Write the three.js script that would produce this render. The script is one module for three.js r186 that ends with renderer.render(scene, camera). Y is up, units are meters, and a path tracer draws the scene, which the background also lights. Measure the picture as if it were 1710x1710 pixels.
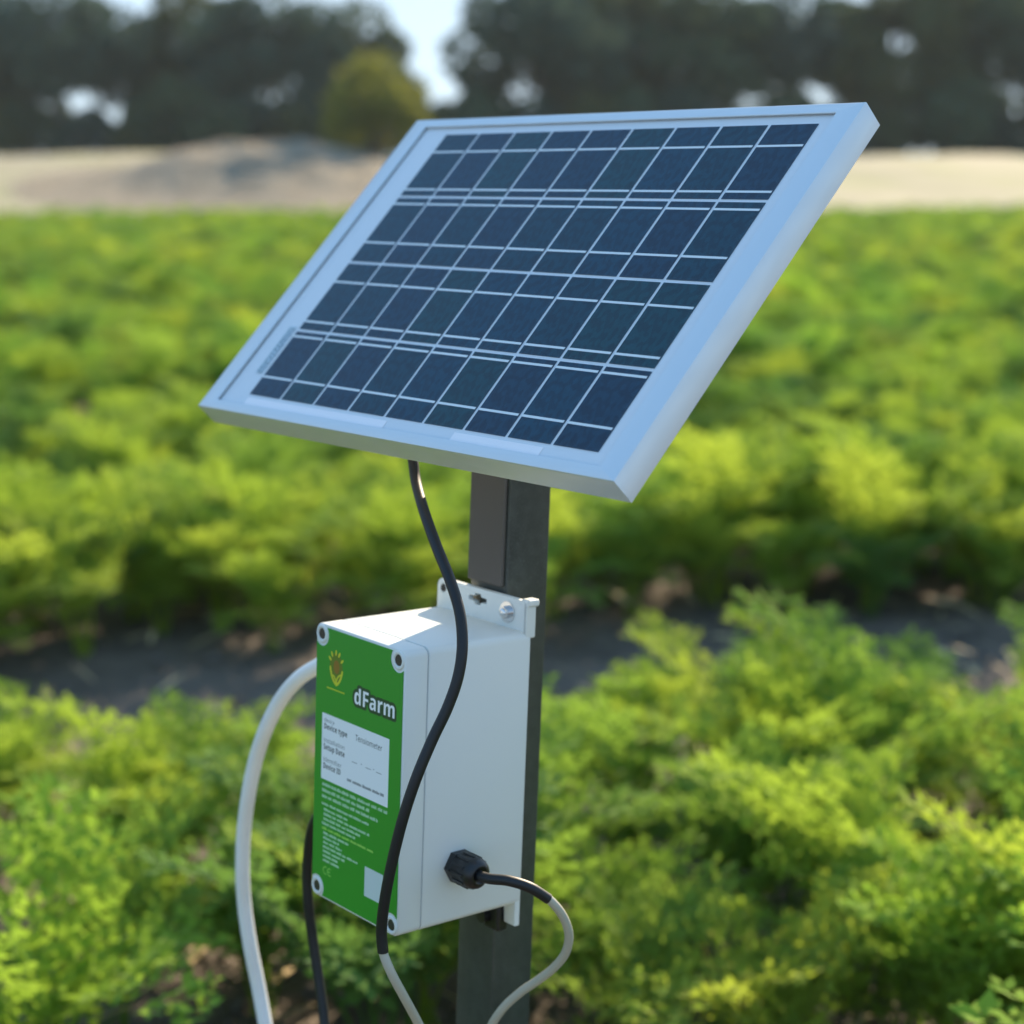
import * as THREE from 'three';
import { RoundedBoxGeometry } from 'three/addons/geometries/RoundedBoxGeometry.js';
import { mergeGeometries, toCreasedNormals } from 'three/addons/utils/BufferGeometryUtils.js';
import { createNoise2D } from 'simplex-noise';

// ------------------------------------------------------------------ camera, sky, sun, exposure
const scene = new THREE.Scene();
const EYE = 1.25;
const camera = new THREE.PerspectiveCamera(31.5, 1, 0.05, 900);
camera.position.set(0, EYE, 0);
camera.rotation.set(-0.18106, 0, 0);
camera.focus = 1.33;
camera.userData.fStop = 4.1;

const SUN_EL = THREE.MathUtils.degToRad(28);
const sunDir = new THREE.Vector3(0.42, 0, -0.90).normalize().multiplyScalar(Math.cos(SUN_EL));
sunDir.y = Math.sin(SUN_EL);

// clear air: pale at the horizon, blue overhead, brighter and whiter towards the sun
{
  const W = 512, H = 256, data = new Float32Array(W * H * 4), d = new THREE.Vector3();
  for (let j = 0; j < H; j++) for (let i = 0; i < W; i++) {
    const el = ((j + 0.5) / H - 0.5) * Math.PI, az = ((i + 0.5) / W - 0.5) * 2 * Math.PI;
    d.set(Math.cos(el) * Math.cos(az), Math.sin(el), Math.cos(el) * Math.sin(az));
    const t = 1 - Math.exp(-4.5 * Math.max(0, d.y)), a = Math.acos(Math.min(1, Math.max(-1, d.dot(sunDir))));
    const glow = 0.35 * Math.exp(-a / 0.22) + 0.11 * Math.exp(-a / 0.7);
    const k = (j * W + i) * 4;
    data[k] = 0.42 + (0.115 - 0.42) * t + glow; data[k + 1] = 0.52 + (0.25 - 0.52) * t + glow * 0.97; data[k + 2] = 0.58 + (0.455 - 0.58) * t + glow * 0.88; data[k + 3] = 1;
  }
  const t = new THREE.DataTexture(data, W, H, THREE.RGBAFormat, THREE.FloatType); t.mapping = THREE.EquirectangularReflectionMapping; t.magFilter = THREE.LinearFilter; t.needsUpdate = true;
  scene.background = t; scene.environment = t;
}

const sun = new THREE.DirectionalLight(0xffe9c8, 5.0);
sun.position.copy(sunDir).multiplyScalar(60);
sun.castShadow = true;
sun.shadow.mapSize.set(4096, 4096);
Object.assign(sun.shadow.camera, { left: -20, right: 20, top: 20, bottom: -20, near: 1, far: 200 });
scene.add(sun, sun.target);

const renderer = new THREE.WebGLRenderer();
renderer.toneMapping = THREE.LinearToneMapping;
renderer.toneMappingExposure = 2.15;
renderer.shadowMap.enabled = true;

// ------------------------------------------------------------------ helpers
function rng(seed) { let a = seed >>> 0; return () => { a = (a + 0x6D2B79F5) | 0; let t = Math.imul(a ^ (a >>> 15), 1 | a); t = (t + Math.imul(t ^ (t >>> 7), 61 | t)) ^ t; return ((t ^ (t >>> 14)) >>> 0) / 4294967296; }; }
const noise = createNoise2D(rng(11));
const noise2 = createNoise2D(rng(29));
const fbm = (x, y) => noise(x, y) * 0.55 + noise2(x * 2.13, y * 2.13) * 0.28 + noise(x * 4.7 + 9, y * 4.7) * 0.17;
const taken = {};
function numbered(name) { const n = taken[name] = (taken[name] ?? -1) + 1; return n ? `${name}_${String(n).padStart(3, '0')}` : name; }
const lin = (r, g, b) => new THREE.Color().setRGB(r, g, b);
function shade(o) { o.traverse(c => { if (c.isMesh) { c.castShadow = true; c.receiveShadow = true; } }); return o; }
function tag(o, label, category, group, kind) { if (label) o.userData.label = label; if (category) o.userData.category = category; if (group) o.userData.group = group; if (kind) o.userData.kind = kind; return o; }
function part(name, geo, mat, parent) { const m = new THREE.Mesh(geo, mat); m.name = name; m.castShadow = m.receiveShadow = true; parent.add(m); return m; }
const merge = list => mergeGeometries(list.map(g => { const n = g.index ? g.toNonIndexed() : g; for (const k of Object.keys(n.attributes)) if (!['position', 'normal'].includes(k)) n.deleteAttribute(k); return n; }));
const box = (w, h, d, x = 0, y = 0, z = 0) => new THREE.BoxGeometry(w, h, d).translate(x, y, z);
const rbox = (w, h, d, r, x = 0, y = 0, z = 0) => new RoundedBoxGeometry(w, h, d, 3, r).translate(x, y, z);
function noiseTexture(size, repeat, fn, srgb) {            // fn(u, v) -> [r, g, b] 0..1
  const data = new Uint8Array(size * size * 4);
  for (let y = 0; y < size; y++) for (let x = 0; x < size; x++) {
    const c = fn(x / size, y / size), i = (y * size + x) * 4;
    for (let k = 0; k < 3; k++) data[i + k] = Math.max(0, Math.min(255, c[k] * 255));
    data[i + 3] = 255;
  }
  const t = new THREE.DataTexture(data, size, size);
  t.wrapS = t.wrapT = THREE.RepeatWrapping; t.magFilter = THREE.LinearFilter; t.minFilter = THREE.LinearMipmapLinearFilter; t.generateMipmaps = true;
  t.repeat.set(repeat, repeat); if (srgb) t.colorSpace = THREE.SRGBColorSpace; t.needsUpdate = true;
  return t;
}
const tileNoise = (u, v, s, k) => {                        // seamless noise on a torus-like blend
  const a = noise(u * s + k, v * s), b = noise((u - 1) * s + k, v * s), c = noise(u * s + k, (v - 1) * s), d = noise((u - 1) * s + k, (v - 1) * s);
  return (a * (1 - u) + b * u) * (1 - v) + (c * (1 - u) + d * u) * v;
};

// ------------------------------------------------------------------ materials
const soilMap = noiseTexture(512, 1, (u, v) => {
  const n = tileNoise(u, v, 5, 0) * 0.5 + tileNoise(u, v, 14, 3) * 0.3 + tileNoise(u, v, 50, 7) * 0.25;
  const k = 0.5 + 0.16 * n; return [k * 1.0, k * 0.93, k * 0.85];
}, true);
const soilBump = noiseTexture(512, 1, (u, v) => { const n = 0.5 + 0.25 * tileNoise(u, v, 20, 1) + 0.2 * tileNoise(u, v, 70, 2); return [n, n, n]; });
const M = {
  soil: new THREE.MeshStandardMaterial({ color: lin(0.58, 0.53, 0.50), map: soilMap, bumpMap: soilBump, bumpScale: 0.02, roughness: 0.95 }),
  clod: new THREE.MeshStandardMaterial({ color: lin(0.135, 0.115, 0.10), roughness: 0.95 }),
  straw: new THREE.MeshStandardMaterial({ color: lin(0.55, 0.42, 0.22), roughness: 0.8, side: THREE.DoubleSide }),
  bank: new THREE.MeshStandardMaterial({ color: 0xffffff, vertexColors: true, roughness: 0.95 }),
  drygrass: new THREE.MeshPhysicalMaterial({ color: lin(0.5, 0.43, 0.22), roughness: 1, transmission: 0.3, thickness: 0, specularIntensity: 0.2, side: THREE.DoubleSide }),
  bark: new THREE.MeshStandardMaterial({ color: lin(0.09, 0.075, 0.06), roughness: 0.95 }),
  post: new THREE.MeshStandardMaterial({ color: lin(0.062, 0.074, 0.070), roughness: 0.42, metalness: 0.25 }),
  plate: new THREE.MeshStandardMaterial({ color: lin(0.092, 0.086, 0.080), roughness: 0.4, metalness: 0.25 }),
  alu: new THREE.MeshStandardMaterial({ color: lin(0.70, 0.73, 0.74), roughness: 0.42, metalness: 0.6 }),
  steel: new THREE.MeshStandardMaterial({ color: lin(0.68, 0.69, 0.70), roughness: 0.22, metalness: 1 }),
  darkSteel: new THREE.MeshStandardMaterial({ color: lin(0.10, 0.10, 0.10), roughness: 0.35, metalness: 0.8 }),
  white: new THREE.MeshStandardMaterial({ color: lin(0.74, 0.76, 0.72), roughness: 0.42 }),
  black: new THREE.MeshPhysicalMaterial({ color: lin(0.006, 0.007, 0.008), roughness: 0.4, clearcoat: 0.1, clearcoatRoughness: 0.3 }),
  cable: new THREE.MeshStandardMaterial({ color: lin(0.006, 0.008, 0.010), roughness: 0.5 }),
  sheath: new THREE.MeshStandardMaterial({ color: lin(0.46, 0.44, 0.36), roughness: 0.45 }),
  hose: new THREE.MeshPhysicalMaterial({ color: lin(0.80, 0.81, 0.81), roughness: 0.35 }),
  backsheet: new THREE.MeshStandardMaterial({ color: lin(0.72, 0.75, 0.77), roughness: 0.6 }),
  busbar: new THREE.MeshStandardMaterial({ color: lin(0.80, 0.82, 0.80), roughness: 0.5, metalness: 0.2 }),
  ribbon: new THREE.MeshStandardMaterial({ color: lin(0.92, 0.88, 0.88), roughness: 0.5 }),
  glass: new THREE.MeshPhysicalMaterial({ color: 0xffffff, roughness: 0.16, transmission: 1, thickness: 0, ior: 1.24 }),
};
const cellMap = noiseTexture(128, 1, (u, v) => { const n = Math.sign(tileNoise(u, v, 6, 31)) * 0.10 + tileNoise(u, v, 14, 40) * 0.12 + tileNoise(u, v, 3, 50) * 0.10; return [0.86 + n, 0.88 + n * 0.8, 0.88 + n * 0.6]; }, true);
const grain = noiseTexture(256, 1, (u, v) => { const n = 0.5 + 0.3 * tileNoise(u, v, 60, 5) + 0.2 * tileNoise(u, v, 25, 9); return [n, n, n]; });
const brushed = noiseTexture(256, 1, (u, v) => { const n = 0.80 + 0.10 * tileNoise(u * 1, v, 3, 5) + 0.10 * noise(v * 90, u * 3); return [n, n, n]; });
const worn = noiseTexture(512, 1, (u, v) => { const a = tileNoise(u, v, 4, 12), b = tileNoise(u, v, 16, 15), c = tileNoise(u, v, 70, 18), spot = c > 0.72 ? 0.18 : 0; const k = 0.80 + 0.07 * a + 0.06 * b + 0.04 * c + spot; return [k, k * 0.985, k * 0.96]; }, true);
grain.repeat.set(40, 40); worn.repeat.set(4, 4); brushed.repeat.set(6, 6);
Object.assign(M.white, { bumpMap: grain, bumpScale: 0.00006 });
M.alu.roughnessMap = brushed; M.alu.roughness = 0.55;
M.post.map = worn; M.post.color.multiplyScalar(1.5); M.plate.color.multiplyScalar(1.05);
const cellMats = [[0.0005, 0.032, 0.056], [0.0005, 0.037, 0.053], [0.003, 0.028, 0.058], [0.0005, 0.033, 0.064]].map(c =>
  new THREE.MeshPhysicalMaterial({ color: lin(...c).multiplyScalar(1.35), map: cellMap, roughness: 0.5, specularIntensity: 0.3 }));
const leafMats = [[0.29, 0.41, 0.045], [0.215, 0.345, 0.045], [0.35, 0.45, 0.05], [0.115, 0.22, 0.040]].map(c =>
  new THREE.MeshPhysicalMaterial({ color: lin(...c), roughness: 1, transmission: 0.46, thickness: 0, specularIntensity: 0.2, side: THREE.DoubleSide }));

// ------------------------------------------------------------------ the field
const ROW = THREE.MathUtils.degToRad(10), CR = Math.cos(ROW), SR = Math.sin(ROW);
const across = (x, z) => -z * CR - x * SR;                 // distance measured square to the rows
const FURROWS = []; for (let k = 0; k < 14; k++) FURROWS.push(4.2 + k * 4.3 + (k ? 0.2 + 0.15 * noise(k * 3.1, 2) : 0));
const furrowDepth = v => { let d = 0; for (const f of FURROWS) { const t = Math.abs(v - f) / 0.55; if (t < 1) d = Math.max(d, 0.5 + 0.5 * Math.cos(Math.PI * t)); } return d; };
const FIELD_END = 55;
const groundY = (x, z) => {
  const r = Math.hypot(x, z); if (r > 120) return 0;
  const v = across(x, z), fade = Math.max(0, 1 - r / 60);
  return -0.05 * furrowDepth(v) * fade + (0.018 * noise(x * 1.7, z * 1.7) + 0.008 * noise2(x * 6, z * 6)) * fade;
};
{
  // one sheet, finely divided near the camera, reaching far beyond the trees
  const xs = [], zs = [];
  for (let i = -70; i <= 70; i++) xs.push(Math.sign(i) * (Math.abs(i) * 0.075 + Math.pow(Math.abs(i) / 70, 5) * 500));
  for (let i = 0; i <= 170; i++) { const t = i / 170; zs.push(6 - (t * 22 + Math.pow(t, 7) * 700)); }
  const pos = [], uv = [], idx = [];
  for (const z of zs) for (const x of xs) { pos.push(x, groundY(x, z), z); uv.push(x / 1.3, z / 1.3); }
  const W = xs.length;
  for (let j = 0; j < zs.length - 1; j++) for (let i = 0; i < W - 1; i++) { const a = j * W + i; idx.push(a, a + 1, a + W, a + 1, a + W + 1, a + W); }
  const g = new THREE.BufferGeometry();
  g.setAttribute('position', new THREE.Float32BufferAttribute(pos, 3)); g.setAttribute('uv', new THREE.Float32BufferAttribute(uv, 2)); g.setIndex(idx); g.computeVertexNormals();
  const m = new THREE.Mesh(g, M.soil); m.name = 'ground'; m.receiveShadow = true; m.userData = { kind: 'structure' }; scene.add(m);
}

// feathery leaf of the crop: arched stalk, side stalks, many small leaflets
function frondGeometry(seed, len, arch) {
  const r = rng(seed), pos = [], nor = [], idx = [];
  const quad = (a, b, c, d) => {
    const n = new THREE.Vector3().subVectors(b, a).cross(new THREE.Vector3().subVectors(d, a)).normalize(), s = pos.length / 3;
    for (const p of [a, b, c, d]) { pos.push(p.x, p.y, p.z); nor.push(n.x, n.y, n.z); }
    idx.push(s, s + 1, s + 2, s, s + 2, s + 3);
  };
  // stalk in the xy plane, leaving the crown steeply and bending over towards +x
  const P = t => { const a = 1.45 - arch * t * t * 0.9; let x = 0, y = 0; const n = 12; for (let i = 0; i < n * t; i++) { const tt = (i + 0.5) / n, aa = 1.45 - arch * tt * tt; x += Math.cos(aa) * len / n; y += Math.sin(aa) * len / n; } return new THREE.Vector3(x, y, 0); };
  const pts = []; for (let i = 0; i <= 12; i++) pts.push(P(i / 12));
  const tan = i => new THREE.Vector3().subVectors(pts[Math.min(12, i + 1)], pts[Math.max(0, i - 1)]).normalize();
  const Z = new THREE.Vector3(0, 0, 1);
  const bow = (r() - 0.5) * 0.12;
  pts.forEach((p, i) => { p.z += bow * len * (i / 12) ** 2; });
  for (let i = 0; i < 12; i++) {                            // stalk: a three-sided thin stem
    const w0 = 0.0022 * (1 - i / 13), w1 = 0.0022 * (1 - (i + 1) / 13), n = new THREE.Vector3().crossVectors(tan(i), Z);
    quad(pts[i].clone().addScaledVector(Z, w0), pts[i].clone().addScaledVector(Z, -w0), pts[i + 1].clone().addScaledVector(Z, -w1), pts[i + 1].clone().addScaledVector(Z, w1));
    quad(pts[i].clone().addScaledVector(n, w0), pts[i].clone().addScaledVector(n, -w0), pts[i + 1].clone().addScaledVector(n, -w1), pts[i + 1].clone().addScaledVector(n, w1));
  }
  const leaflet = (o, dir, side, L, W) => {                 // small kite
    const m = o.clone().addScaledVector(dir, L * 0.45), e = o.clone().addScaledVector(dir, L);
    quad(o, m.clone().addScaledVector(side, W), e, m.clone().addScaledVector(side, -W));
  };
  const N = 11;
  for (let k = 0; k < N; k++) {
    const t = 0.40 + 0.58 * k / (N - 1), fi = t * 12, i = Math.min(11, Math.floor(fi)), p = pts[i].clone().lerp(pts[i + 1], fi - i), T = tan(i), U = new THREE.Vector3().crossVectors(Z, T);
    const e = k / (N - 1), plen = len * 0.185 * Math.sin(Math.PI * (0.22 + 0.70 * e)) * (0.75 + 0.5 * r());
    for (const s of [-1, 1]) {
      const d = T.clone().multiplyScalar(0.5 + 0.3 * r()).addScaledVector(Z, s * 0.9).addScaledVector(U, (r() - 0.3) * 0.7).normalize();
      const sd = new THREE.Vector3().crossVectors(d, U).normalize(), up = new THREE.Vector3().crossVectors(sd, d);
      const nl = Math.max(2, Math.round(plen / 0.0085));
      for (let q = 0; q < nl; q++) {
        const o = p.clone().addScaledVector(d, plen * (q + 0.5) / nl).addScaledVector(up, (r() - 0.5) * 0.010);
        const L = (0.017 - 0.006 * q / nl) * (0.7 + 0.6 * r());
        for (const h of [-1, 1]) {
          const dd = d.clone().multiplyScalar(0.6).addScaledVector(sd, h * 0.8).addScaledVector(up, (r() - 0.4) * 1.1).normalize();
          const ss = new THREE.Vector3().crossVectors(dd, up).normalize().addScaledVector(up, (r() - 0.5) * 1.2).normalize();
          leaflet(o, dd, ss, L, L * 0.28);
        }
      }
      leaflet(p.clone().addScaledVector(d, plen), d, sd, 0.010, 0.003);
    }
  }
  const g = new THREE.BufferGeometry();
  g.setAttribute('position', new THREE.Float32BufferAttribute(pos, 3)); g.setAttribute('normal', new THREE.Float32BufferAttribute(nor, 3)); g.setIndex(idx);
  return g;
}
const frondGeos = [frondGeometry(1, 0.30, 1.75), frondGeometry(2, 0.27, 2.1), frondGeometry(3, 0.33, 1.35), frondGeometry(4, 0.24, 1.9), frondGeometry(5, 0.28, 1.0)];
function frondPlan(seed) {
  const r = rng(seed), n = 9 + Math.floor(r() * 2), out = [];
  for (let i = 0; i < n; i++) {
    const q = new THREE.Quaternion().setFromEuler(new THREE.Euler((r() - 0.5) * 0.3, i * 2.39996 + (r() - 0.5) * 0.6, (i < 3 ? 0.28 : -0.05) + (r() - 0.5) * 0.3, 'YXZ'));
    const s = 0.8 + 0.42 * r();
    out.push({ g: Math.floor(r() * frondGeos.length), m: new THREE.Matrix4().compose(new THREE.Vector3((r() - 0.5) * 0.03, -0.01, (r() - 0.5) * 0.03), q, new THREE.Vector3(s, s, s)) });
  }
  return out;
}
const PLANS = [21, 22, 23, 24, 25, 26].map(frondPlan);
const plantGeos = PLANS.map(p => merge(p.map(f => frondGeos[f.g].clone().applyMatrix4(f.m))));
const plantProtos = PLANS.map((plan, k) => {
  const g = new THREE.Group();
  for (const f of plan) { const m = part('frond', frondGeos[f.g], leafMats[k % leafMats.length], g); m.applyMatrix4(f.m); }
  return g;
});

// where plants stand
const spots = [];
{
  const r = rng(77);
  const place = (v0, v1, step, size, umax) => {
    for (let v = v0; v < v1; v += step) {
      for (let u = v * SR / CR - umax(v); u < v * SR / CR + umax(v); u += step) {
        const vv = v + (r() - 0.5) * step * 0.8, uu = u + (r() - 0.5) * step * 0.9;
        const x = uu * CR - vv * SR, z = -uu * SR - vv * CR;    // row axis (CR, -SR), square to it (-SR, -CR)
        const fd = FURROWS.reduce((m, f) => Math.min(m, Math.abs(vv - f)), 9);
        const gap = fbm(uu * 0.9 + 4, vv * 1.3), rr = r(), yaw = r() * 6.283, s = size * (0.80 + 0.62 * r() ** 1.3) * (1 + 0.3 * fbm(uu * 0.8, vv * 1.1 + 30)) * (vv > 4.6 && vv < 5.5 ? 1.18 : 1);
        if (fd < 0.40 + 0.08 * noise(uu * 1.3, vv) || Math.abs(vv - FURROWS[0]) < 0.56 + 0.07 * noise(uu * 1.5, 5)) continue;
        if (gap < -0.42 && rr < 0.85) continue;
        if (vv > 4 && fbm(uu * 2.1 + 60, vv * 2.6) < -0.2 && rr < 0.75) continue;
        if (vv < 4 && fbm(uu * 1.7 + 40, vv * 2.2 + 7) < -0.19 && rr < 0.9) continue;
        if (z > -0.4 && Math.abs(x) < 0.6) continue;
        if (z > -2.3 && Math.abs(x) < 0.1 - z * 0.34) continue;   // trodden standing room by the post
        spots.push({ x, z, v: vv, yaw, s, k: Math.floor(r() * 6), d: -z });
      }
    }
  };
  place(0.7, 10.5, 0.205, 1.22, v => 1.3 + v * 0.36);
  place(10.5, 22, 0.29, 1.45, v => 1.5 + v * 0.36);
  place(22, FIELD_END, 0.47, 1.8, v => 2 + v * 0.36);
}
const inView = s => s.d > 2.35 && Math.abs(s.x) < s.d * 0.30 + 0.1;
const seen = spots.filter(inView).sort((a, b) => a.d - b.d).slice(0, 300);
const rest = spots.filter(s => !seen.includes(s));
seen.forEach((s, i) => {
  const near = s.v < 4.3;
  let o;
  if (near) o = plantProtos[s.k].clone(); else { o = new THREE.Mesh(plantGeos[s.k], leafMats[s.k % leafMats.length]); }
  o.name = numbered('crop_plant');
  o.position.set(s.x, groundY(s.x, s.z) - 0.005, s.z); o.rotation.y = s.yaw; o.scale.set(s.s, s.s * 0.9, s.s);
  if (near) tag(o, 'feathery bright green crop plant in the leafy bed nearest the camera', 'plant', 'crop plants of the nearest bed');
  else if (s.v < FURROWS[1]) tag(o, 'feathery green crop plant in the second bed, behind the bare dark furrow', 'plant', 'crop plants of the second bed');
  else tag(o, 'feathery green crop plant at the front of the third bed from the camera', 'plant', 'crop plants of the third bed');
  scene.add(shade(o));
});
{
  const canopy = new THREE.Group(); canopy.name = 'crop_canopy';
  tag(canopy, 'dense leafy green crop rows receding across the field', 'crop', null, 'stuff');
  const d = new THREE.Object3D(), c = new THREE.Color(), r = rng(5);
  for (let k = 0; k < 6; k++) {
    const list = rest.filter(s => s.k === k);
    const im = new THREE.InstancedMesh(plantGeos[k], leafMats[k % leafMats.length], list.length); im.name = 'crop_rows';
    im.userData.kind = 'stuff';
    list.forEach((s, i) => { d.position.set(s.x, groundY(s.x, s.z) - 0.005, s.z); d.rotation.set(0, s.yaw, 0); d.scale.set(s.s, s.s * (s.v > 20 ? 0.72 : s.v > 10 ? 0.82 : 0.9), s.s); d.updateMatrix(); im.setMatrixAt(i, d.matrix); const t = 0.85 + 0.3 * r(); im.setColorAt(i, c.setRGB(t * (0.85 + 0.25 * r()), t, t)); });
    im.castShadow = im.receiveShadow = true; canopy.add(im);
  }
  scene.add(canopy);
}
{ // clods and dry straw on the bare soil
  const r = rng(91), d = new THREE.Object3D(), c = new THREE.Color();
  const ico = new THREE.IcosahedronGeometry(0.5, 1); { const p = ico.attributes.position; for (let i = 0; i < p.count; i++) { const k = 1 + 0.25 * noise(p.getX(i) * 3 + p.getZ(i) * 2, p.getY(i) * 3); p.setXYZ(i, p.getX(i) * k, p.getY(i) * k * 0.7, p.getZ(i) * k); } ico.computeVertexNormals(); }
  const clods = new THREE.InstancedMesh(ico, M.clod, 5200); clods.name = 'soil_clods';
  for (let i = 0; i < 5200; i++) { const z = -0.8 - 11 * r() ** 1.5, x = (r() - 0.5) * (2 + 0.8 * -z), s = 0.006 + 0.028 * r() ** 3; d.position.set(x, groundY(x, z) + s * 0.15, z); d.rotation.set(r() * 6, r() * 6, r() * 6); d.scale.set(s, s, s); d.updateMatrix(); clods.setMatrixAt(i, d.matrix); const t = 0.75 + 0.5 * r(); clods.setColorAt(i, c.setRGB(t, t, t)); }
  clods.castShadow = clods.receiveShadow = true; tag(clods, 'grey brown clods of dry soil between the plants', 'soil', null, 'stuff'); scene.add(clods);
  const blade = new THREE.PlaneGeometry(1, 0.06, 6, 1).rotateX(-Math.PI / 2); { const p = blade.attributes.position; for (let i = 0; i < p.count; i++) { const x = p.getX(i); p.setY(i, 0.05 * (1 - 4 * x * x)); p.setZ(i, p.getZ(i) * (1.1 - 1.6 * Math.abs(x))); } blade.computeVertexNormals(); }
  const straw = new THREE.InstancedMesh(blade, M.straw, 2600); straw.name = 'straw_litter';
  for (let i = 0; i < 2600; i++) { const z = -1 - 9 * r() ** 1.4, x = (r() - 0.5) * (2 + 0.8 * -z), s = 0.035 + 0.085 * r(); d.position.set(x, groundY(x, z) + 0.006 + 0.07 * r() ** 2, z); d.rotation.set((r() - 0.5) * 0.9, r() * 6.283, (r() - 0.5) * 0.9); d.scale.set(s, s, s * (1 + 3.5 * r() ** 2)); d.updateMatrix(); straw.setMatrixAt(i, d.matrix); const t = 0.7 + 0.6 * r(); straw.setColorAt(i, c.setRGB(t, t, t)); }
  straw.castShadow = straw.receiveShadow = true; tag(straw, 'pale dry straw and withered leaves lying among the plants', 'straw', null, 'stuff'); scene.add(straw);
}

// ------------------------------------------------------------------ dry bank behind the field
const bankY = (x, z) => {
  const t = THREE.MathUtils.smoothstep(-z, 57, 86);
  return -0.05 + 2.3 * t * (1 + 0.10 * noise(x * 0.06, z * 0.06)) + 0.10 * fbm(x * 0.25, z * 0.25) * Math.min(1, t * 6);
};
{
  const pos = [], col = [], idx = [], NX = 150, NZ = 60, c = new THREE.Color();
  for (let j = 0; j <= NZ; j++) for (let i = 0; i <= NX; i++) {
    const z = -55.5 - j * 1.15, x = -75 + i;
    pos.push(x, bankY(x, z), z);
    const n = 0.5 + 0.5 * fbm(x * 0.13 + 3, z * 0.22), m = 0.5 + 0.5 * fbm(x * 0.5, z * 0.5 + 8);
    c.setRGB(0.30, 0.26, 0.175).lerp(new THREE.Color().setRGB(0.24, 0.25, 0.085), Math.min(1, Math.max(0, n * 1.7 - 0.55))).multiplyScalar(0.8 + 0.4 * m);
    col.push(c.r, c.g, c.b);
  }
  for (let j = 0; j < NZ; j++) for (let i = 0; i < NX; i++) { const a = j * (NX + 1) + i; idx.push(a, a + 1, a + NX + 1, a + 1, a + NX + 2, a + NX + 1); }
  const g = new THREE.BufferGeometry(); g.setAttribute('position', new THREE.Float32BufferAttribute(pos, 3)); g.setAttribute('color', new THREE.Float32BufferAttribute(col, 3)); g.setIndex(idx); g.computeVertexNormals();
  const m = new THREE.Mesh(g, M.bank); m.name = 'dry_bank'; m.receiveShadow = true; m.castShadow = true; m.userData = { kind: 'structure' }; scene.add(m);
}
{ // heap of bare earth, running out flat into the bank
  const pos = [], idx = [], uv = [], NR = 26, NA = 64, cx = -9.6, cz = -72;
  for (let j = 0; j <= NR; j++) for (let i = 0; i <= NA; i++) {
    const r = j / NR, a = i / NA * Math.PI * 2, q = i % NA / NA * Math.PI * 2, x = Math.cos(q) * r * 10, z = Math.sin(q) * r * 10, h = 1.35 * Math.max(0, Math.exp(-r * r * r * 6) - 0.0025) * (1 + 0.25 * fbm(x * 0.35 + 3, z * 0.35)) + 0.10 * (1 - r) * fbm(x * 1.3, z * 1.3);
    pos.push(x, bankY(cx + x, cz + z) - bankY(cx, cz) + h + (j === NR ? -0.05 : 0.012), z); uv.push(x / 2, z / 2);
  }
  for (let j = 0; j < NR; j++) for (let i = 0; i < NA; i++) { const p = j * (NA + 1) + i; idx.push(p, p + 1, p + NA + 1, p + 1, p + NA + 2, p + NA + 1); }
  const g = new THREE.BufferGeometry(); g.setAttribute('position', new THREE.Float32BufferAttribute(pos, 3)); g.setAttribute('uv', new THREE.Float32BufferAttribute(uv, 2)); g.setIndex(idx); g.computeVertexNormals();
  const m = new THREE.Mesh(g, new THREE.MeshStandardMaterial({ color: lin(0.33, 0.275, 0.195), roughness: 0.95, bumpMap: soilBump, bumpScale: 0.15, side: THREE.DoubleSide })); m.name = 'earth_heap'; m.position.set(cx, bankY(cx, cz), cz);
  tag(m, 'grey beige heap of bare earth on the dry bank left of the panel', 'earth heap'); scene.add(shade(m));
}

scene.fog = new THREE.FogExp2(0xdfe6e6, 0.00035);

// ------------------------------------------------------------------ trees behind the bank
function leafCrown(seed, n, size, lobes) {
  const r = rng(seed), pos = [], nor = [], idx = [], v = new THREE.Vector3(), a = new THREE.Vector3(), b = new THREE.Vector3(), nn = new THREE.Vector3();
  for (let i = 0; i < n; i++) {
    const L = lobes[Math.floor(r() * lobes.length)];
    do v.set(r() * 2 - 1, r() * 2 - 1, r() * 2 - 1); while (v.lengthSq() > 1);
    const l = v.length(); v.multiplyScalar((0.55 + 0.45 * Math.pow(l, 0.5)) / Math.max(l, 0.05) * l ** 0.5);
    const cx = L[0] + v.x * L[3], cy = L[1] + v.y * L[3] * 0.8, cz = L[2] + v.z * L[3];
    if (fbm(cx * 0.9 + seed, cy * 0.9 + cz * 0.7) < -0.22) continue;
    nn.set(r() - 0.5, r() - 0.2, r() - 0.5).normalize(); a.set(r() - 0.5, r() - 0.5, r() - 0.5).cross(nn).normalize(); b.crossVectors(nn, a);
    const s = size * (0.6 + 0.8 * r()), o = pos.length / 3;
    for (const [p, q] of [[-1, 0], [0, -0.5], [1, 0], [0, 0.5]]) { pos.push(cx + (a.x * p + b.x * q) * s, cy + (a.y * p + b.y * q) * s, cz + (a.z * p + b.z * q) * s); nor.push(nn.x, nn.y, nn.z); }
    idx.push(o, o + 1, o + 2, o, o + 2, o + 3);
  }
  const g = new THREE.BufferGeometry(); g.setAttribute('position', new THREE.Float32BufferAttribute(pos, 3)); g.setAttribute('normal', new THREE.Float32BufferAttribute(nor, 3)); g.setIndex(idx); return g;
}
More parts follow.
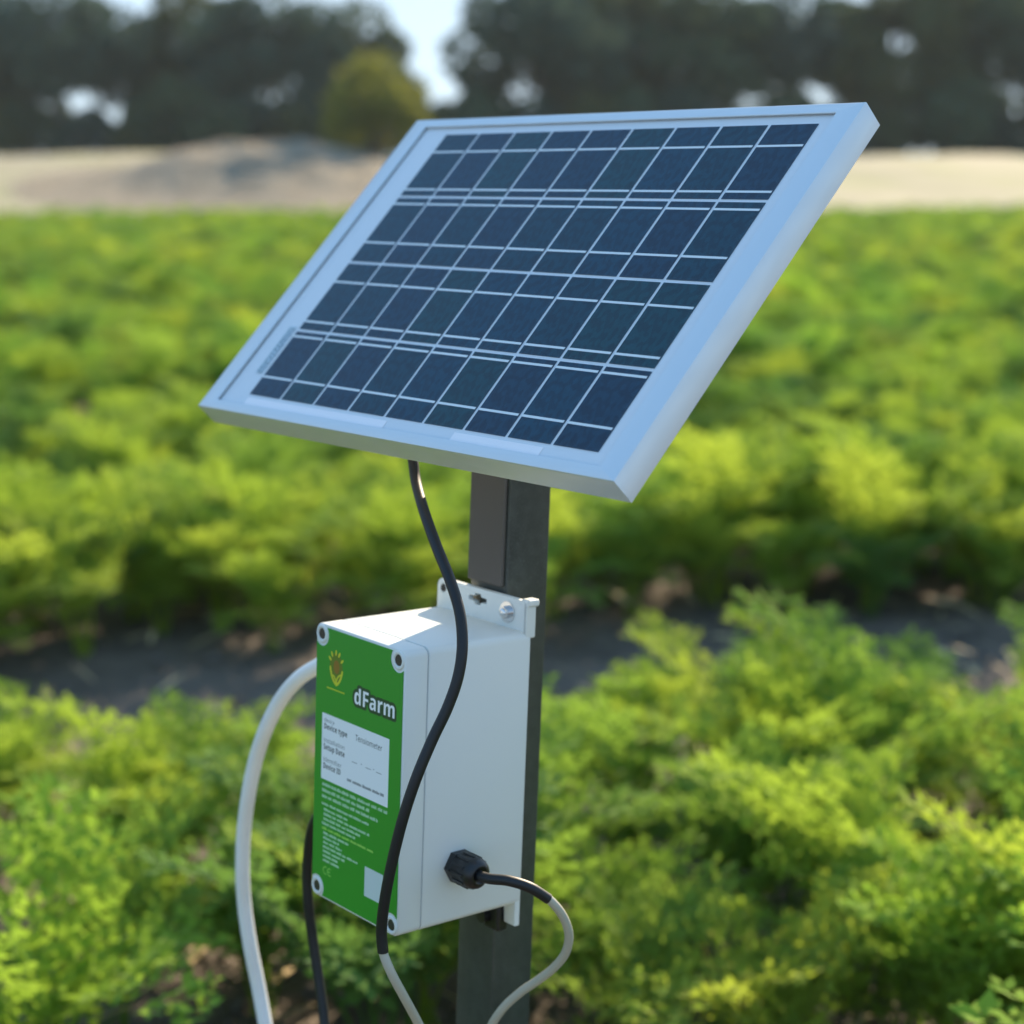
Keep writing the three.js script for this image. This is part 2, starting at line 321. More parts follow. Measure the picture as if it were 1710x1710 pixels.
function limb(a, b, r0, r1, bend) {
  const m = a.clone().lerp(b, 0.5).add(new THREE.Vector3(bend, 0.1, -bend)), c = new THREE.QuadraticBezierCurve3(a, m, b), g = new THREE.TubeGeometry(c, 8, 1, 7), p = g.attributes.position;
  for (let i = 0; i <= 8; i++) { const q = c.getPoint(i / 8), rr = r0 + (r1 - r0) * i / 8; for (let j = 0; j <= 7; j++) { const k = i * 8 + j; p.setXYZ(k, q.x + (p.getX(k) - q.x) * rr, q.y + (p.getY(k) - q.y) * rr, q.z + (p.getZ(k) - q.z) * rr); } }
  g.computeVertexNormals(); return g;
}
function treeKind(seed, h, spread, n, leaf) {
  const r = rng(seed), V = (x, y, z) => new THREE.Vector3(x, y, z), wood = [limb(V(0, -0.3, 0), V(0.2, h * 0.55, 0.1), 0.22, 0.12, 0.15)], lobes = [[0, h * 0.72, 0, spread * 0.55]];
  for (let i = 0; i < 14; i++) {
    const a = i * 2.4 + r(), y = h * (0.16 + 0.5 * r()), d = spread * (0.45 + 0.3 * r()), e = V(Math.cos(a) * d, y + h * 0.06, Math.sin(a) * d);
    wood.push(limb(V(0.1, h * (0.25 + 0.25 * r()), 0), e, 0.09, 0.03, 0.2)); lobes.push([e.x, e.y, e.z, spread * (0.34 + 0.2 * r())]);
  }
  return { wood: merge(wood), crown: leafCrown(seed + 50, n, leaf, lobes) };
}
const treeLeaf = [[0.075, 0.112, 0.055], [0.065, 0.105, 0.070], [0.095, 0.115, 0.045]].map(c => new THREE.MeshPhysicalMaterial({ color: lin(...c), roughness: 1, transmission: 0.3, thickness: 0, specularIntensity: 0.2, side: THREE.DoubleSide }));
const oliveLeaf = new THREE.MeshPhysicalMaterial({ color: lin(0.20, 0.21, 0.03), roughness: 1, transmission: 0.4, thickness: 0, specularIntensity: 0.2, side: THREE.DoubleSide });
const tall = [treeKind(301, 10.5, 3.6, 9000, 0.26), treeKind(302, 9.5, 3.9, 9000, 0.26), treeKind(303, 11.5, 3.3, 9000, 0.26)];
const young = treeKind(310, 3.6, 1.5, 2400, 0.16);
function tree(name, kind, mat, x, z, turn, s, label, group, category = 'tree') {
  const g = new THREE.Group(); g.name = numbered(name); g.position.set(x, bankY(x, z), z); g.rotation.y = turn; g.scale.setScalar(s);
  part('trunk', kind.wood, M.bark, g); part('crown', kind.crown, mat, g); tag(g, label, category, group); scene.add(g); return g;
}
const LINE = [ // x in metres at about 84 m, distance, kind, size
  [-25.5, 88, 0, 0.95], [-20.5, 84, 1, 1.0], [-15.5, 89, 2, 0.9], [-11.2, 85, 1, 0.95], [-7.2, 88, 0, 0.85], [1.4, 84, 1, 1.05], [4.3, 87, 2, 1.0], [8.6, 85, 0, 1.0], [13.2, 88, 1, 1.0], [17.5, 84, 2, 0.95], [22.0, 88, 0, 1.05], [26.5, 85, 1, 1.0],
];
const where = ['at the far left end of the tree line', 'second from the left in the tree line', 'third from the left in the tree line', 'above the grey earth heap', 'just left of the bright gap in the tree line', 'just right of the bright gap in the tree line', 'behind the middle of the panel top edge', 'right of the middle of the panel top edge', 'behind the right half of the panel top edge', 'near the top right corner of the panel', 'second from the right in the tree line', 'at the far right end of the tree line'];
LINE.forEach(([x, d, k, s], i) => tree('shade_tree', tall[k], treeLeaf[k], x * 1.2, -d - 17, i * 1.7, s * 1.15, `tall dark green tree ${where[i]}`, 'trees beyond the dry bank'));
tree('young_tree', young, oliveLeaf, -5.6, -76, 0.4, 1.5, 'small yellow green tree in front of the dark trees, left of the panel corner', null);
const shrubGeo = { wood: merge([0, 1, 2, 3, 4].map(i => limb(new THREE.Vector3(0, -0.1, 0), new THREE.Vector3(Math.cos(i * 1.3) * 0.8, 1.2, Math.sin(i * 1.3) * 0.8), 0.05, 0.02, 0.1))), crown: leafCrown(420, 2600, 0.17, [[0, 1.1, 0, 1.1], [0.9, 0.9, 0.2, 0.9], [-0.9, 0.85, -0.2, 0.9], [0.2, 1.6, -0.4, 0.8]]) };
{
  const r = rng(63);
  for (let i = 0; i < 26; i++) { const x = -33 + i * 2.65 + (r() - 0.5) * 1.2; tree('shrub', shrubGeo, treeLeaf[i % 3], x, -96 - r() * 3, r() * 6, 1.3 + 0.6 * r(), 'dark rounded shrub in the hedge at the foot of the trees', 'hedge shrubs below the trees', 'shrub'); }
}

// ------------------------------------------------------------------ the station: post, panel, box, cables
const DEV_O = new THREE.Vector3(-0.0318, EYE - 0.5834, -1.45);
const DEV_Q = new THREE.Quaternion().setFromRotationMatrix(new THREE.Matrix4().makeRotationZ(-0.0373).multiply(new THREE.Matrix4().makeRotationX(-0.0197)).multiply(new THREE.Matrix4().makeRotationY(-0.8749)));
const dev = (x, y, z) => new THREE.Vector3(x, y, z).applyQuaternion(DEV_Q).add(DEV_O);
function station(name, x, y, z, label, category) { const g = new THREE.Group(); g.name = numbered(name); g.position.copy(dev(x, y, z)); g.quaternion.copy(DEV_Q); tag(g, label, category); scene.add(g); return g; }

// post -------------------------------------------------------------
const PX0 = -0.0248, PX1 = 0.0233, PZ0 = -0.004, PZ1 = -0.0483, FOOT = -0.72, PTOP = 0.462;
{
  const g = station('mounting_post', 0, FOOT, 0, 'dark grey square metal post carrying the solar panel and white box', 'post');
  const s = new THREE.Shape(), w = PX1 - PX0, d = PZ0 - PZ1, R = 0.003, ring = (sh, x0, y0, x1, y1, r) => { sh.moveTo(x0 + r, y0); sh.lineTo(x1 - r, y0); sh.quadraticCurveTo(x1, y0, x1, y0 + r); sh.lineTo(x1, y1 - r); sh.quadraticCurveTo(x1, y1, x1 - r, y1); sh.lineTo(x0 + r, y1); sh.quadraticCurveTo(x0, y1, x0, y1 - r); sh.lineTo(x0, y0 + r); sh.quadraticCurveTo(x0, y0, x0 + r, y0); };
  ring(s, 0, 0, w, d, R); const h = new THREE.Path(); ring(h, 0.0025, 0.0025, w - 0.0025, d - 0.0025, R * 0.6); s.holes.push(h);
  const tube = toCreasedNormals(new THREE.ExtrudeGeometry(s, { depth: PTOP - FOOT, bevelEnabled: false, curveSegments: 5 }).rotateX(-Math.PI / 2).translate(PX0, 0, PZ0), 0.6);
  part('tube', tube, M.post, g);
  // flat strip on the front face, from the panel bracket to just above the box
  part('front_strip', rbox(0.044, 0.205, 0.0036, 0.0012, -0.0016, -FOOT + 0.3605, PZ0 + 0.0021), M.plate, g);
  const clip = part('bracket', merge([rbox(0.0035, 0.05, 0.07, 0.001, PX0 - 0.002, -FOOT + 0.455, -0.022), rbox(0.0035, 0.05, 0.07, 0.001, PX1 + 0.002, -FOOT + 0.455, -0.022)]), M.plate, g);
  part('bolt', new THREE.CylinderGeometry(0.006, 0.006, 0.005, 6).rotateZ(Math.PI / 2).translate(PX1 + 0.006, -FOOT + 0.445, -0.026), M.steel, g);
}

// panel ------------------------------------------------------------
const TILT = 0.8385, PAN = { cx: 0.0053, cy: 0.5152, cz: -0.009 };
const panQ = new THREE.Quaternion().setFromRotationMatrix(new THREE.Matrix4().makeRotationY(0.0015).multiply(new THREE.Matrix4().makeRotationZ(0.0089)).multiply(new THREE.Matrix4().makeRotationX(-(Math.PI / 2 - TILT))));
{
  const g = station('solar_panel', PAN.cx, PAN.cy, PAN.cz, 'tilted blue solar panel with silver aluminium frame on top of the post', 'solar panel');
  g.quaternion.copy(DEV_Q).multiply(panQ);
  const X0 = -0.2813, X1 = 0.2565, Y0 = -0.1779, Y1 = 0.1742, TH = 0.0235, LS = 0.022, LT = 0.010;
  // mitred frame rails: an L-shaped profile given as (inward share, height); back return flange at the bottom
  const rail = (a, b, inn, lip, lipEnd) => {               // a, b outer corners; inn: unit inward; lip: width of the visible lip; lipEnd: width of the neighbours' lip
    const T = new THREE.Vector2().subVectors(b, a), L = T.length(); T.normalize();
    const prof = [[0.0, -TH], [0.0, -0.0012], [0.0004, -0.0004], [0.0012, 0], [lip - 0.0006, 0], [lip - 0.0001, -0.0003], [lip, -0.0007], [lip, -0.0012], [0.0018, -0.0012], [0.0018, -TH + 0.0016], [0.012, -TH + 0.0016], [0.012, -TH]];
    const pos = [], idx = [], uv = [];
    for (const end of [0, 1]) for (const [q, h] of prof) {
      const share = q * lipEnd / lip, t = end ? L - share : share;
      pos.push(a.x + T.x * t + inn.x * q, a.y + T.y * t + inn.y * q, h); uv.push(t, (q - h) * 4);
    }
    const n = prof.length;
    for (let i = 0; i < n; i++) { const j = (i + 1) % n; idx.push(i, j, n + i, j, n + j, n + i); }
    const f = THREE.ShapeUtils.triangulateShape(prof.map(p => new THREE.Vector2(...p)), []);
    for (const [i, j, k] of f) { idx.push(i, k, j, n + i, n + j, n + k); }
    const geo = new THREE.BufferGeometry(); geo.setAttribute('position', new THREE.Float32BufferAttribute(pos, 3)); geo.setAttribute('uv', new THREE.Float32BufferAttribute(uv, 2)); geo.setIndex(idx);
    const flat = geo.toNonIndexed(); flat.computeVertexNormals(); return toCreasedNormals(flat, 0.5);
  };
  const c = [[X0, Y0], [X1, Y0], [X1, Y1], [X0, Y1]].map(p => new THREE.Vector2(...p)), V = (x, y) => new THREE.Vector2(x, y);
  part('frame_rail', rail(c[0], c[1], V(0, 1), LT, LS), M.alu, g);
  part('frame_rail', rail(c[1], c[2], V(-1, 0), LS, LT), M.alu, g);
  part('frame_rail', rail(c[2], c[3], V(0, -1), LT, LS), M.alu, g);
  part('frame_rail', rail(c[3], c[0], V(1, 0), LS, LT), M.alu, g);
  const bs = part('backsheet', box(X1 - X0 - 0.005, Y1 - Y0 - 0.005, 0.002, (X0 + X1) / 2, (Y0 + Y1) / 2, -0.0042), M.backsheet, g);
  // 36 cells in four rows of nine, each with two busbars
  const CW = 0.4477, CH = 0.3114, rows = [[0.1557, 0.0796], [0.0764, -0.0003], [-0.0035, -0.0807], [-0.0839, -0.1557]], bars = [[0.1335, 0.0869], [0.0691, 0.0222], [-0.0253, -0.0718], [-0.0893, -0.1356]];
  const r = rng(8), cw = CW / 9, gapX = 0.0034;
  rows.forEach(([y1, y0], j) => {
    const geo = box(cw - gapX, y1 - y0, 0.0004), bar = box(cw - 0.0046, 0.0021, 0.00014);
    for (let i = 0; i < 9; i++) {
      const cell = part('cell', geo, cellMats[Math.floor(r() * 4)], g);
      cell.position.set(-CW / 2 + (i + 0.5) * cw, (y0 + y1) / 2, -0.0028);
      for (const b of bars[j]) { const m = part('busbar', bar, M.busbar, cell); m.position.set(-0.0004, b - (y0 + y1) / 2, 0.00029); }
    }
  });
  // interconnect ribbons below the lowest row and the printed strip beside the cells
  part('bus_ribbon', box(0.203, 0.0095, 0.0003, -0.119, -0.1640, -0.0029), M.ribbon, g);
  part('bus_ribbon', box(0.101, 0.0085, 0.0003, 0.118, -0.1635, -0.0029), M.ribbon, g);
  {
    const cv = document.createElement('canvas'); cv.width = 64; cv.height = 256; const x = cv.getContext('2d'); x.fillStyle = '#c3d2d8'; x.fillRect(0, 0, 64, 256);
    const q = rng(4); x.fillStyle = '#54707c';
    for (let col = 0; col < 3; col++) for (let y = 8; y < 246;) { const h = 5 + q() * 16; x.fillRect(8 + col * 19, y, 9 + q() * 4, h); y += h + 3 + q() * 4; }
    const t = new THREE.CanvasTexture(cv); t.colorSpace = THREE.SRGBColorSpace;
    part('printed_strip', new THREE.PlaneGeometry(0.011, 0.054).translate(-0.2325, -0.106, -0.0027), new THREE.MeshStandardMaterial({ map: t, roughness: 0.6 }), g);
  }
  part('glass_pane', new THREE.PlaneGeometry(X1 - X0 - 0.008, Y1 - Y0 - 0.008).translate((X0 + X1) / 2, (Y0 + Y1) / 2, -0.0017), M.glass, g);
  const jb = part('junction_box', rbox(0.09, 0.06, 0.02, 0.004, -0.11, 0.02, -0.0185), M.black, g);
  part('mounting_plate', box(0.16, 0.09, 0.003, 0.0, 0.012, -0.0252), M.plate, g);
}

// control box --------------------------------------------------------
const BW = 0.1197, BH = 0.2286, BD = 0.1243;
function roundRect(x0, y0, x1, y1, r) { const s = new THREE.Shape(); s.moveTo(x0 + r, y0); s.lineTo(x1 - r, y0); s.absarc(x1 - r, y0 + r, r, -Math.PI / 2, 0); s.lineTo(x1, y1 - r); s.absarc(x1 - r, y1 - r, r, 0, Math.PI / 2); s.lineTo(x0 + r, y1); s.absarc(x0 + r, y1 - r, r, Math.PI / 2, Math.PI); s.lineTo(x0, y0 + r); s.absarc(x0 + r, y0 + r, r, Math.PI, Math.PI * 1.5); return s; }
function slab(shape, z0, z1, bevel) { return toCreasedNormals(new THREE.ExtrudeGeometry(shape, { depth: z1 - z0 - 2 * bevel, bevelEnabled: bevel > 0, bevelThickness: bevel, bevelSize: bevel, bevelOffset: -bevel, bevelSegments: 3, curveSegments: 8 }).translate(0, 0, z0 + bevel), 0.45); }
{
  const g = station('control_box', 0, 0, 0, 'white plastic control box with green printed front bolted to the post', 'control box');
  const SEAM = 0.1018;
  part('housing', slab(roundRect(-BW / 2, 0, BW / 2, BH, 0.007), 0.0, SEAM - 0.0005, 0.0007), M.white, g);
  part('gasket', slab(roundRect(-BW / 2 + 0.0012, 0.0012, BW / 2 - 0.0012, BH - 0.0012, 0.006), SEAM - 0.0015, SEAM + 0.0015, 0), new THREE.MeshStandardMaterial({ color: lin(0.5, 0.53, 0.54), roughness: 0.8 }), g);
  const lid = part('lid', slab(roundRect(-BW / 2, 0, BW / 2, BH, 0.007), SEAM + 0.0005, BD, 0.0016), M.white, g);
  // rear wall flanges with keyhole slot and bolt holes
  const fl = new THREE.Shape(); const fx0 = -0.0575, fx1 = 0.0588, ft = 0.2535;
  fl.moveTo(fx0, 0.19); fl.lineTo(fx1, 0.19); fl.lineTo(fx1, ft - 0.005); fl.quadraticCurveTo(fx1, ft, fx1 - 0.005, ft); fl.lineTo(fx0 + 0.008, ft); fl.quadraticCurveTo(fx0, ft, fx0, ft - 0.008); fl.lineTo(fx0, 0.19);
  const hole = pts => { const p = new THREE.Path(); pts.forEach(([x, y], i) => i ? p.lineTo(x, y) : p.moveTo(x, y)); p.closePath(); fl.holes.push(p); };
  const kx = -0.0035, ky = 0.2443; hole([[kx - 0.0115, ky - 0.0018], [kx - 0.004, ky - 0.0024], [kx - 0.0036, ky - 0.0046], [kx + 0.0036, ky - 0.0046], [kx + 0.004, ky - 0.0024], [kx + 0.0115, ky - 0.0018], [kx + 0.0115, ky + 0.0018], [kx + 0.004, ky + 0.0024], [kx + 0.0036, ky + 0.0046], [kx - 0.0036, ky + 0.0046], [kx - 0.004, ky + 0.0024], [kx - 0.0115, ky + 0.0018]]);
  const round = (x, y, r) => { const p = new THREE.Path(); p.absarc(x, y, r, 0, Math.PI * 2, true); fl.holes.push(p); };
  round(-0.0495, 0.2455, 0.0036);
  part('wall_flange', slab(fl, -0.0008, 0.0045, 0.0006), M.white, g);
  part('flange_rib', merge([rbox(0.004, 0.030, 0.010, 0.0012, fx1 - 0.0016, 0.2385, -0.0005), rbox(0.010, 0.006, 0.012, 0.002, fx1 - 0.003, 0.2520, -0.002)]), M.white, g);
  const bl = new THREE.Shape(); bl.moveTo(-0.0575, 0.03); bl.lineTo(-0.0575, -0.016); bl.lineTo(-0.0455, -0.016); bl.lineTo(-0.0455, -0.003); bl.lineTo(0.0445, -0.003); bl.lineTo(0.0455, -0.018); bl.lineTo(0.0588, -0.018); bl.lineTo(0.0588, 0.03); bl.closePath();
  part('wall_flange', slab(bl, -0.0008, 0.0045, 0.0006), M.white, g);
  const bolt = (x, y, z, mat, s) => { const b = part('bolt', merge([new THREE.CylinderGeometry(0.0052 * s, 0.0052 * s, 0.0045, 6).rotateX(Math.PI / 2).translate(x, y, z + 0.0030), new THREE.SphereGeometry(0.004 * s, 16, 8, 0, 6.2832, 0, 1.57).scale(1, 0.45, 1).rotateX(Math.PI / 2).translate(x, y, z + 0.0052)]), mat, g); part('washer', new THREE.CylinderGeometry(0.0088 * s, 0.0088 * s, 0.0012, 24).rotateX(Math.PI / 2).translate(x, y, z + 0.0006), mat, b); };
  bolt(0.0358, 0.2412, 0.0046, M.steel, 1);
  part('bolt', new THREE.CylinderGeometry(0.0030, 0.0030, 0.012, 6).rotateX(Math.PI / 2).translate(-0.0495, 0.2455, -0.001), M.darkSteel, g);
  part('clamp_nut', merge([rbox(0.019, 0.022, 0.012, 0.003, 0.0345, -0.0165, 0.004), new THREE.CylinderGeometry(0.006, 0.006, 0.014, 6).rotateX(Math.PI / 2).translate(0.028, -0.017, 0.008)]), M.black, g);
  // lid screws on their corner bosses
  const sx = 0.0515, sy0 = 0.0085, sy1 = BH - 0.0085;
  for (const x of [-sx, sx]) for (const y of [sy0, sy1]) {
    const boss = part('screw_boss', new THREE.LatheGeometry([[0.0046, -0.001], [0.0046, 0.0004], [0.0052, 0.0010], [0.0068, 0.0010], [0.0076, 0.0004], [0.0076, -0.001]].map(p => new THREE.Vector2(...p)), 28).rotateX(Math.PI / 2).translate(x, y, BD), M.white, lid);
    part('screw', merge([new THREE.CylinderGeometry(0.0040, 0.0045, 0.0006, 20).rotateX(Math.PI / 2).translate(x, y, BD + 0.0002), box(0.0062, 0.0011, 0.0008, x, y, BD + 0.0004)]), M.darkSteel, lid);
  }
  // printed front: concave corners leave the screws free
  const lx0 = -0.0582, lx1 = 0.0582, ly0 = 0.0022, ly1 = BH - 0.0022, nr = 0.0098, s = new THREE.Shape();
  const ang = (cx, cy, px, py) => Math.atan2(py - cy, px - cx);
  const arc = (cx, cy, ax, ay, bx, by) => s.absarc(cx, cy, nr, ang(cx, cy, ax, ay), ang(cx, cy, bx, by), true);
  const ex = Math.sqrt(nr * nr - (lx1 - sx) ** 2), ey = Math.sqrt(nr * nr - (sy0 - ly0) ** 2);
  s.moveTo(-sx + ey, ly0); s.lineTo(sx - ey, ly0); arc(sx, sy0, sx - ey, ly0, lx1, sy0 + ex); s.lineTo(lx1, sy1 - ex); arc(sx, sy1, lx1, sy1 - ex, sx - ey, ly1); s.lineTo(-sx + ey, ly1); arc(-sx, sy1, -sx + ey, ly1, lx0, sy1 - ex); s.lineTo(lx0, sy0 + ex); arc(-sx, sy0, lx0, sy0 + ex, -sx + ey, ly0);
  const lg = new THREE.ExtrudeGeometry(s, { depth: 0.0005, bevelEnabled: false, curveSegments: 10 }).translate(0, 0, BD + 0.0001), P = lg.attributes.position, U = lg.attributes.uv;
  for (let i = 0; i < P.count; i++) U.setXY(i, (P.getX(i) - lx0) / (lx1 - lx0), (P.getY(i) - ly0) / (ly1 - ly0));
  const K = 8600, cv = document.createElement('canvas'); cv.width = Math.round((lx1 - lx0) * K); cv.height = Math.round((ly1 - ly0) * K);
  const c = cv.getContext('2d'), X = x => (x - lx0) * K, Y = y => (ly1 - y) * K;
  c.fillStyle = '#23931f'; c.fillRect(0, 0, cv.width, cv.height);
  // emblem: open hand holding sprouting leaves, over a line
  c.save(); c.translate(X(-0.0305), Y(0.1945)); c.scale(K / 1000, K / 1000); c.lineCap = 'round'; c.lineJoin = 'round';
  c.fillStyle = '#5f7a16'; c.beginPath(); c.ellipse(0, -1, 9, 13, 0, 0, 6.3); c.fill();
  c.fillStyle = '#8f6a1c'; c.beginPath(); c.ellipse(0.5, -2.5, 4.2, 5.6, 0, 0, 6.3); c.fill();
  c.fillStyle = '#d6cf2c';
  for (const [x, y, a] of [[-6, -12, -0.4], [-0.5, -14, 0.1], [4, -13, 0.5], [8, -8.5, 0.9], [-8.6, -8, -0.9]]) { c.beginPath(); c.ellipse(x, y, 1.1, 2.4, a, 0, 6.3); c.fill(); }
  c.strokeStyle = '#cfd02c'; c.lineWidth = 2.2; c.beginPath(); c.moveTo(-8, -1); c.quadraticCurveTo(-6, 9, 0.5, 12); c.quadraticCurveTo(6.5, 9, 8.5, 0); c.stroke();
  c.lineWidth = 1.5; c.beginPath(); c.moveTo(0.5, 11); c.quadraticCurveTo(1, 5, 6, 3); c.moveTo(0.5, 11); c.quadraticCurveTo(-1, 6, -4, 5); c.stroke();
  c.lineWidth = 1.2; c.strokeStyle = '#b9c62a'; c.beginPath(); c.moveTo(-12, 16.5); c.lineTo(12, 16.5); c.stroke(); c.restore();
  // name with dark green outline
  c.font = `bold ${Math.round(0.0175 * K)}px sans-serif`; c.textBaseline = 'alphabetic'; c.lineJoin = 'round';
  { const w = c.measureText('dFarm').width, tw = 0.0555 * K; c.save(); c.translate(X(-0.0055), Y(0.1735)); c.scale(tw / w, 1); c.lineWidth = 0.0052 * K; c.strokeStyle = '#0b4420'; c.strokeText('dFarm', 0, 0); c.fillStyle = '#f1f4f2'; c.fillText('dFarm', 0, 0); c.restore(); }
  // white panel with the device's entries
  c.fillStyle = '#eef2f3'; c.fillRect(X(-0.0485), Y(0.1560), 0.0915 * K, 0.0550 * K);
  const text = (t, x, y, h, w, bold, col) => { c.font = `${bold ? 'bold ' : ''}${Math.round(h * K)}px sans-serif`; c.fillStyle = col; const m = c.measureText(t).width; c.save(); c.translate(X(x), Y(y)); c.scale(w * K / m, 1); c.fillText(t, 0, 0); c.restore(); };
  const ink = '#23282c', soft = '#6a7277';
  text('device', -0.0460, 0.1490, 0.0046, 0.0150, false, soft); text('Device type', -0.0460, 0.1432, 0.0064, 0.0330, true, ink); text('Tensiometer', -0.0020, 0.1440, 0.0066, 0.0360, false, ink);
  text('installation', -0.0460, 0.1322, 0.0050, 0.0300, false, soft); text('Setup Date', -0.0460, 0.1262, 0.0064, 0.0300, true, ink); text('__  .  __ . __', -0.0060, 0.1262, 0.0062, 0.0400, false, '#555b60');
  text('identifier', -0.0460, 0.1162, 0.0050, 0.0260, false, soft); text('Device ID', -0.0460, 0.1102, 0.0064, 0.0250, true, ink);
  // small print, too fine to read: rows of word-long strokes
  const q = rng(15), words = (x, y, w, h, col) => { c.fillStyle = col; let a = x; while (a < x + w) { const l = Math.min(0.004 + 0.008 * q(), x + w - a + 0.0005); for (let t = 0; t < l; t += 0.0012) { const hh = h * (0.65 + 0.35 * q()); c.fillRect(X(a + t), Y(y + hh), 0.00085 * K, hh * K); } a += l + 0.0018; } };
  words(-0.0120, 0.1082, 0.0500, 0.0026, '#50565b');
  const white = '#bfe0c4', lime = '#a5dc62';
  [[-0.0465, 0.0955, 0.088], [-0.0465, 0.0905, 0.064], [-0.0465, 0.0855, 0.076]].forEach(([x, y, w]) => words(x, y, w, 0.0030, white));
  [[-0.0465, 0.0795, 0.064], [-0.0435, 0.0750, 0.034], [-0.0435, 0.0710, 0.062], [-0.0435, 0.0670, 0.050], [-0.0455, 0.0630, 0.046], [-0.0455, 0.0590, 0.072], [-0.0435, 0.0550, 0.034], [-0.0435, 0.0512, 0.022], [-0.0435, 0.0474, 0.026], [-0.0435, 0.0436, 0.048], [-0.0435, 0.0398, 0.030], [-0.0435, 0.0360, 0.020], [-0.0435, 0.0322, 0.024]].forEach(([x, y, w], i) => words(x, y, w, 0.0024, i === 5 ? lime : white));
  c.strokeStyle = '#8ed05c'; c.lineWidth = 0.0009 * K; for (const [x, e] of [[-0.0395, 0], [-0.0335, 1]]) { c.beginPath(); c.arc(X(x), Y(0.0250), 0.0030 * K, 1.0, 5.28); c.stroke(); if (e) { c.beginPath(); c.moveTo(X(x) - 0.003 * K, Y(0.0250)); c.lineTo(X(x) + 0.0008 * K, Y(0.0250)); c.stroke(); } }
  c.fillStyle = '#c9d8d6'; c.fillRect(X(0.0150), Y(0.0455), 0.0245 * K, 0.0245 * K);
  const t = new THREE.CanvasTexture(cv); t.colorSpace = THREE.SRGBColorSpace; t.anisotropy = 8;
  const lab = part('label', lg, new THREE.MeshPhysicalMaterial({ map: t, roughness: 0.45, clearcoat: 0.25, clearcoatRoughness: 0.3 }), lid); lab.userData.label = 'green printed label with white text panel';
  // cable gland on the side
  const gl = new THREE.Group(); gl.name = 'cable_gland'; gl.position.set(BW / 2, 0.0480, 0.0672); gl.rotation.z = -Math.PI / 2; g.add(gl);
  part('lock_nut', toCreasedNormals(new THREE.CylinderGeometry(0.0135, 0.0138, 0.006, 6), 0.3).translate(0, 0.003, 0), M.black, gl);
  const ribs = []; for (let i = 0; i < 12; i++) { const a = i * Math.PI / 6; ribs.push(rbox(0.0026, 0.014, 0.002, 0.0006).translate(0, 0, 0.0126).rotateY(a).translate(0, 0.0145, 0)); }
  part('cap', merge([new THREE.LatheGeometry([[0, 0.006], [0.0128, 0.006], [0.0128, 0.022], [0.0112, 0.0265], [0.0085, 0.0290], [0.0062, 0.0292], [0.0055, 0.0275], [0, 0.0275]].map(p => new THREE.Vector2(...p)), 28).toNonIndexed(), ...ribs.map(x => x.index ? x.toNonIndexed() : x)]), M.black, gl);
  // hidden glands on the far side, where the hose and a second cable leave
  for (const [y, z, rr] of [[0.1755, 0.066, 0.0095], [0.0545, 0.086, 0.008]]) part('side_gland', new THREE.CylinderGeometry(rr, rr * 1.15, 0.016, 20).rotateZ(Math.PI / 2).translate(-BW / 2 - 0.008, y, z), M.black, g);
}

// cables -------------------------------------------------------------
const tubeOf = (pts, radius, n = 12) => new THREE.TubeGeometry(new THREE.CatmullRomCurve3(pts.map(p => new THREE.Vector3(...p)), false, 'centripetal'), pts.length * n, radius, 16);
function lead(name, label, category, pieces) {             // pieces: [part name, points, radius, material]
  const g = new THREE.Group(); g.name = numbered(name); g.position.copy(DEV_O); g.quaternion.copy(DEV_Q); tag(g, label, category); scene.add(g);
  for (const [n, pts, radius, mat] of pieces) part(n, tubeOf(pts, radius), mat, g);
}
lead('panel_cable', 'thick black cable hanging from the panel in front of the white box', 'cable', [
  ['black_sleeve', [[-0.085, 0.452, 0.008], [-0.060, 0.415, 0.036], [-0.035, 0.382, 0.056], [-0.0179, 0.3604, 0.0638], [-0.0087, 0.3474, 0.0679], [0.0193, 0.3285, 0.0806], [0.054, 0.3045, 0.0929], [0.0803, 0.2843, 0.0999], [0.0968, 0.2625, 0.1028], [0.1059, 0.2398, 0.1068], [0.108, 0.218, 0.1115], [0.1056, 0.1956, 0.1183], [0.1015, 0.171, 0.1287], [0.0984, 0.1444, 0.1394], [0.093, 0.1142, 0.1464], [0.0855, 0.08, 0.1497], [0.0775, 0.0446, 0.1505], [0.0717, 0.016, 0.1487], [0.0722, -0.0009, 0.1471]], 0.0043, M.cable],
  ['pale_sheath', [[0.0717, 0.016, 0.1487], [0.0722, -0.0009, 0.1471], [0.0761, -0.0162, 0.1424], [0.0748, -0.0414, 0.1276], [0.0663, -0.0737, 0.1055], [0.052, -0.16, 0.055], [0.034, -0.32, 0.012], [0.018, -0.52, 0.010], [0.02, -0.70, 0.02]], 0.0036, M.sheath]]);
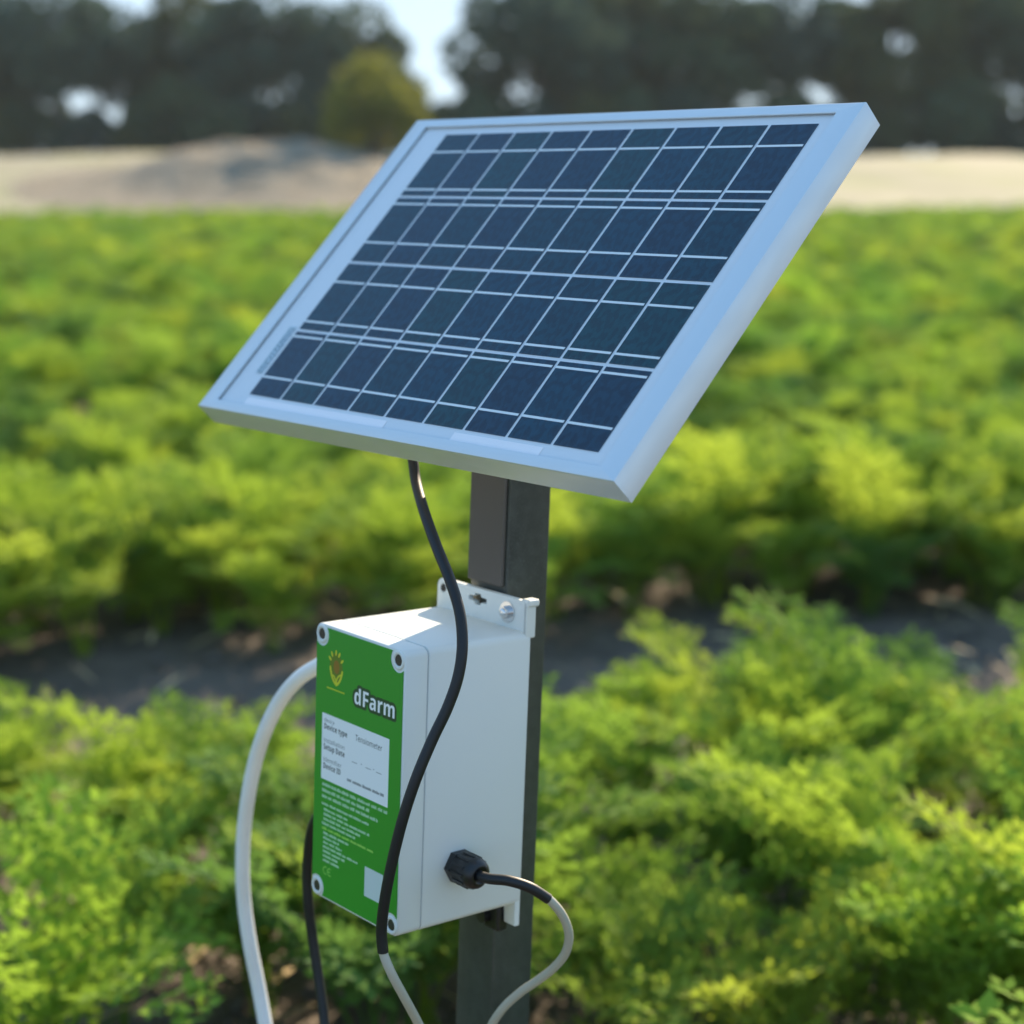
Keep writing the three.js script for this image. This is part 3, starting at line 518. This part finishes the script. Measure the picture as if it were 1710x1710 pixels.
lead('sensor_cable', 'pale cable with a black sleeve looping out of the gland on the box side', 'cable', [
  ['black_sleeve', [[0.0830, 0.0480, 0.0672], [0.0925, 0.0486, 0.0682], [0.1010, 0.0494, 0.0670], [0.1144, 0.0505, 0.0597], [0.1248, 0.0457, 0.0471], [0.1305, 0.0350, 0.0325]], 0.0042, M.cable],
  ['pale_sheath', [[0.1248, 0.0457, 0.0471], [0.1305, 0.0350, 0.0325], [0.1302, 0.0171, 0.0163], [0.126, -0.0027, 0.0051], [0.1169, -0.0221, -0.0002], [0.1037, -0.039, -0.0006], [0.0886, -0.0541, 0.0015], [0.0711, -0.0706, 0.0063], [0.0532, -0.0926, 0.0114], [0.0393, -0.119, 0.0117], [0.030, -0.20, 0.008], [0.022, -0.40, 0.006], [0.015, -0.55, 0.006], [0.01, -0.70, 0.012]], 0.0036, M.sheath]]);
function cable(name, pts, radius, mat, label, category) {
  const m = new THREE.Mesh(tubeOf(pts, radius), mat); m.name = numbered(name); m.position.copy(DEV_O); m.quaternion.copy(DEV_Q);
  tag(m, label, category); scene.add(shade(m)); return m;
}
cable('white_hose', [[-0.062, 0.1755, 0.066], [-0.082, 0.1790, 0.0662], [-0.1161, 0.1781, 0.0665], [-0.1427, 0.1655, 0.0667], [-0.1706, 0.1478, 0.0684], [-0.1975, 0.1226, 0.0685], [-0.2183, 0.0928, 0.0692], [-0.2373, 0.0596, 0.0675], [-0.2507, 0.0217, 0.0668], [-0.2625, -0.0197, 0.064], [-0.2678, -0.057, 0.0615], [-0.2714, -0.0946, 0.0567], [-0.2681, -0.1365, 0.0515], [-0.2633, -0.1787, 0.0445], [-0.2493, -0.2286, 0.0417], [-0.215, -0.36, 0.035], [-0.18, -0.52, 0.03], [-0.16, -0.70, 0.03]], 0.0068, M.hose, 'white plastic hose arching down from the left of the box', 'hose');
cable('rear_cable', [[-0.062, 0.0545, 0.086], [-0.078, 0.0570, 0.086], [-0.0965, 0.0543, 0.086], [-0.1201, 0.0335, 0.0824], [-0.1312, 0.0108, 0.0794], [-0.1366, -0.0187, 0.0771], [-0.136, -0.0463, 0.0756], [-0.1341, -0.0741, 0.0724], [-0.127, -0.1054, 0.0708], [-0.1154, -0.1401, 0.0714], [-0.1055, -0.169, 0.0743], [-0.085, -0.30, 0.06], [-0.06, -0.50, 0.04], [-0.05, -0.70, 0.03]], 0.0045, M.cable, 'black cable hanging down behind the left edge of the box', 'cable');

renderer.render(scene, camera);
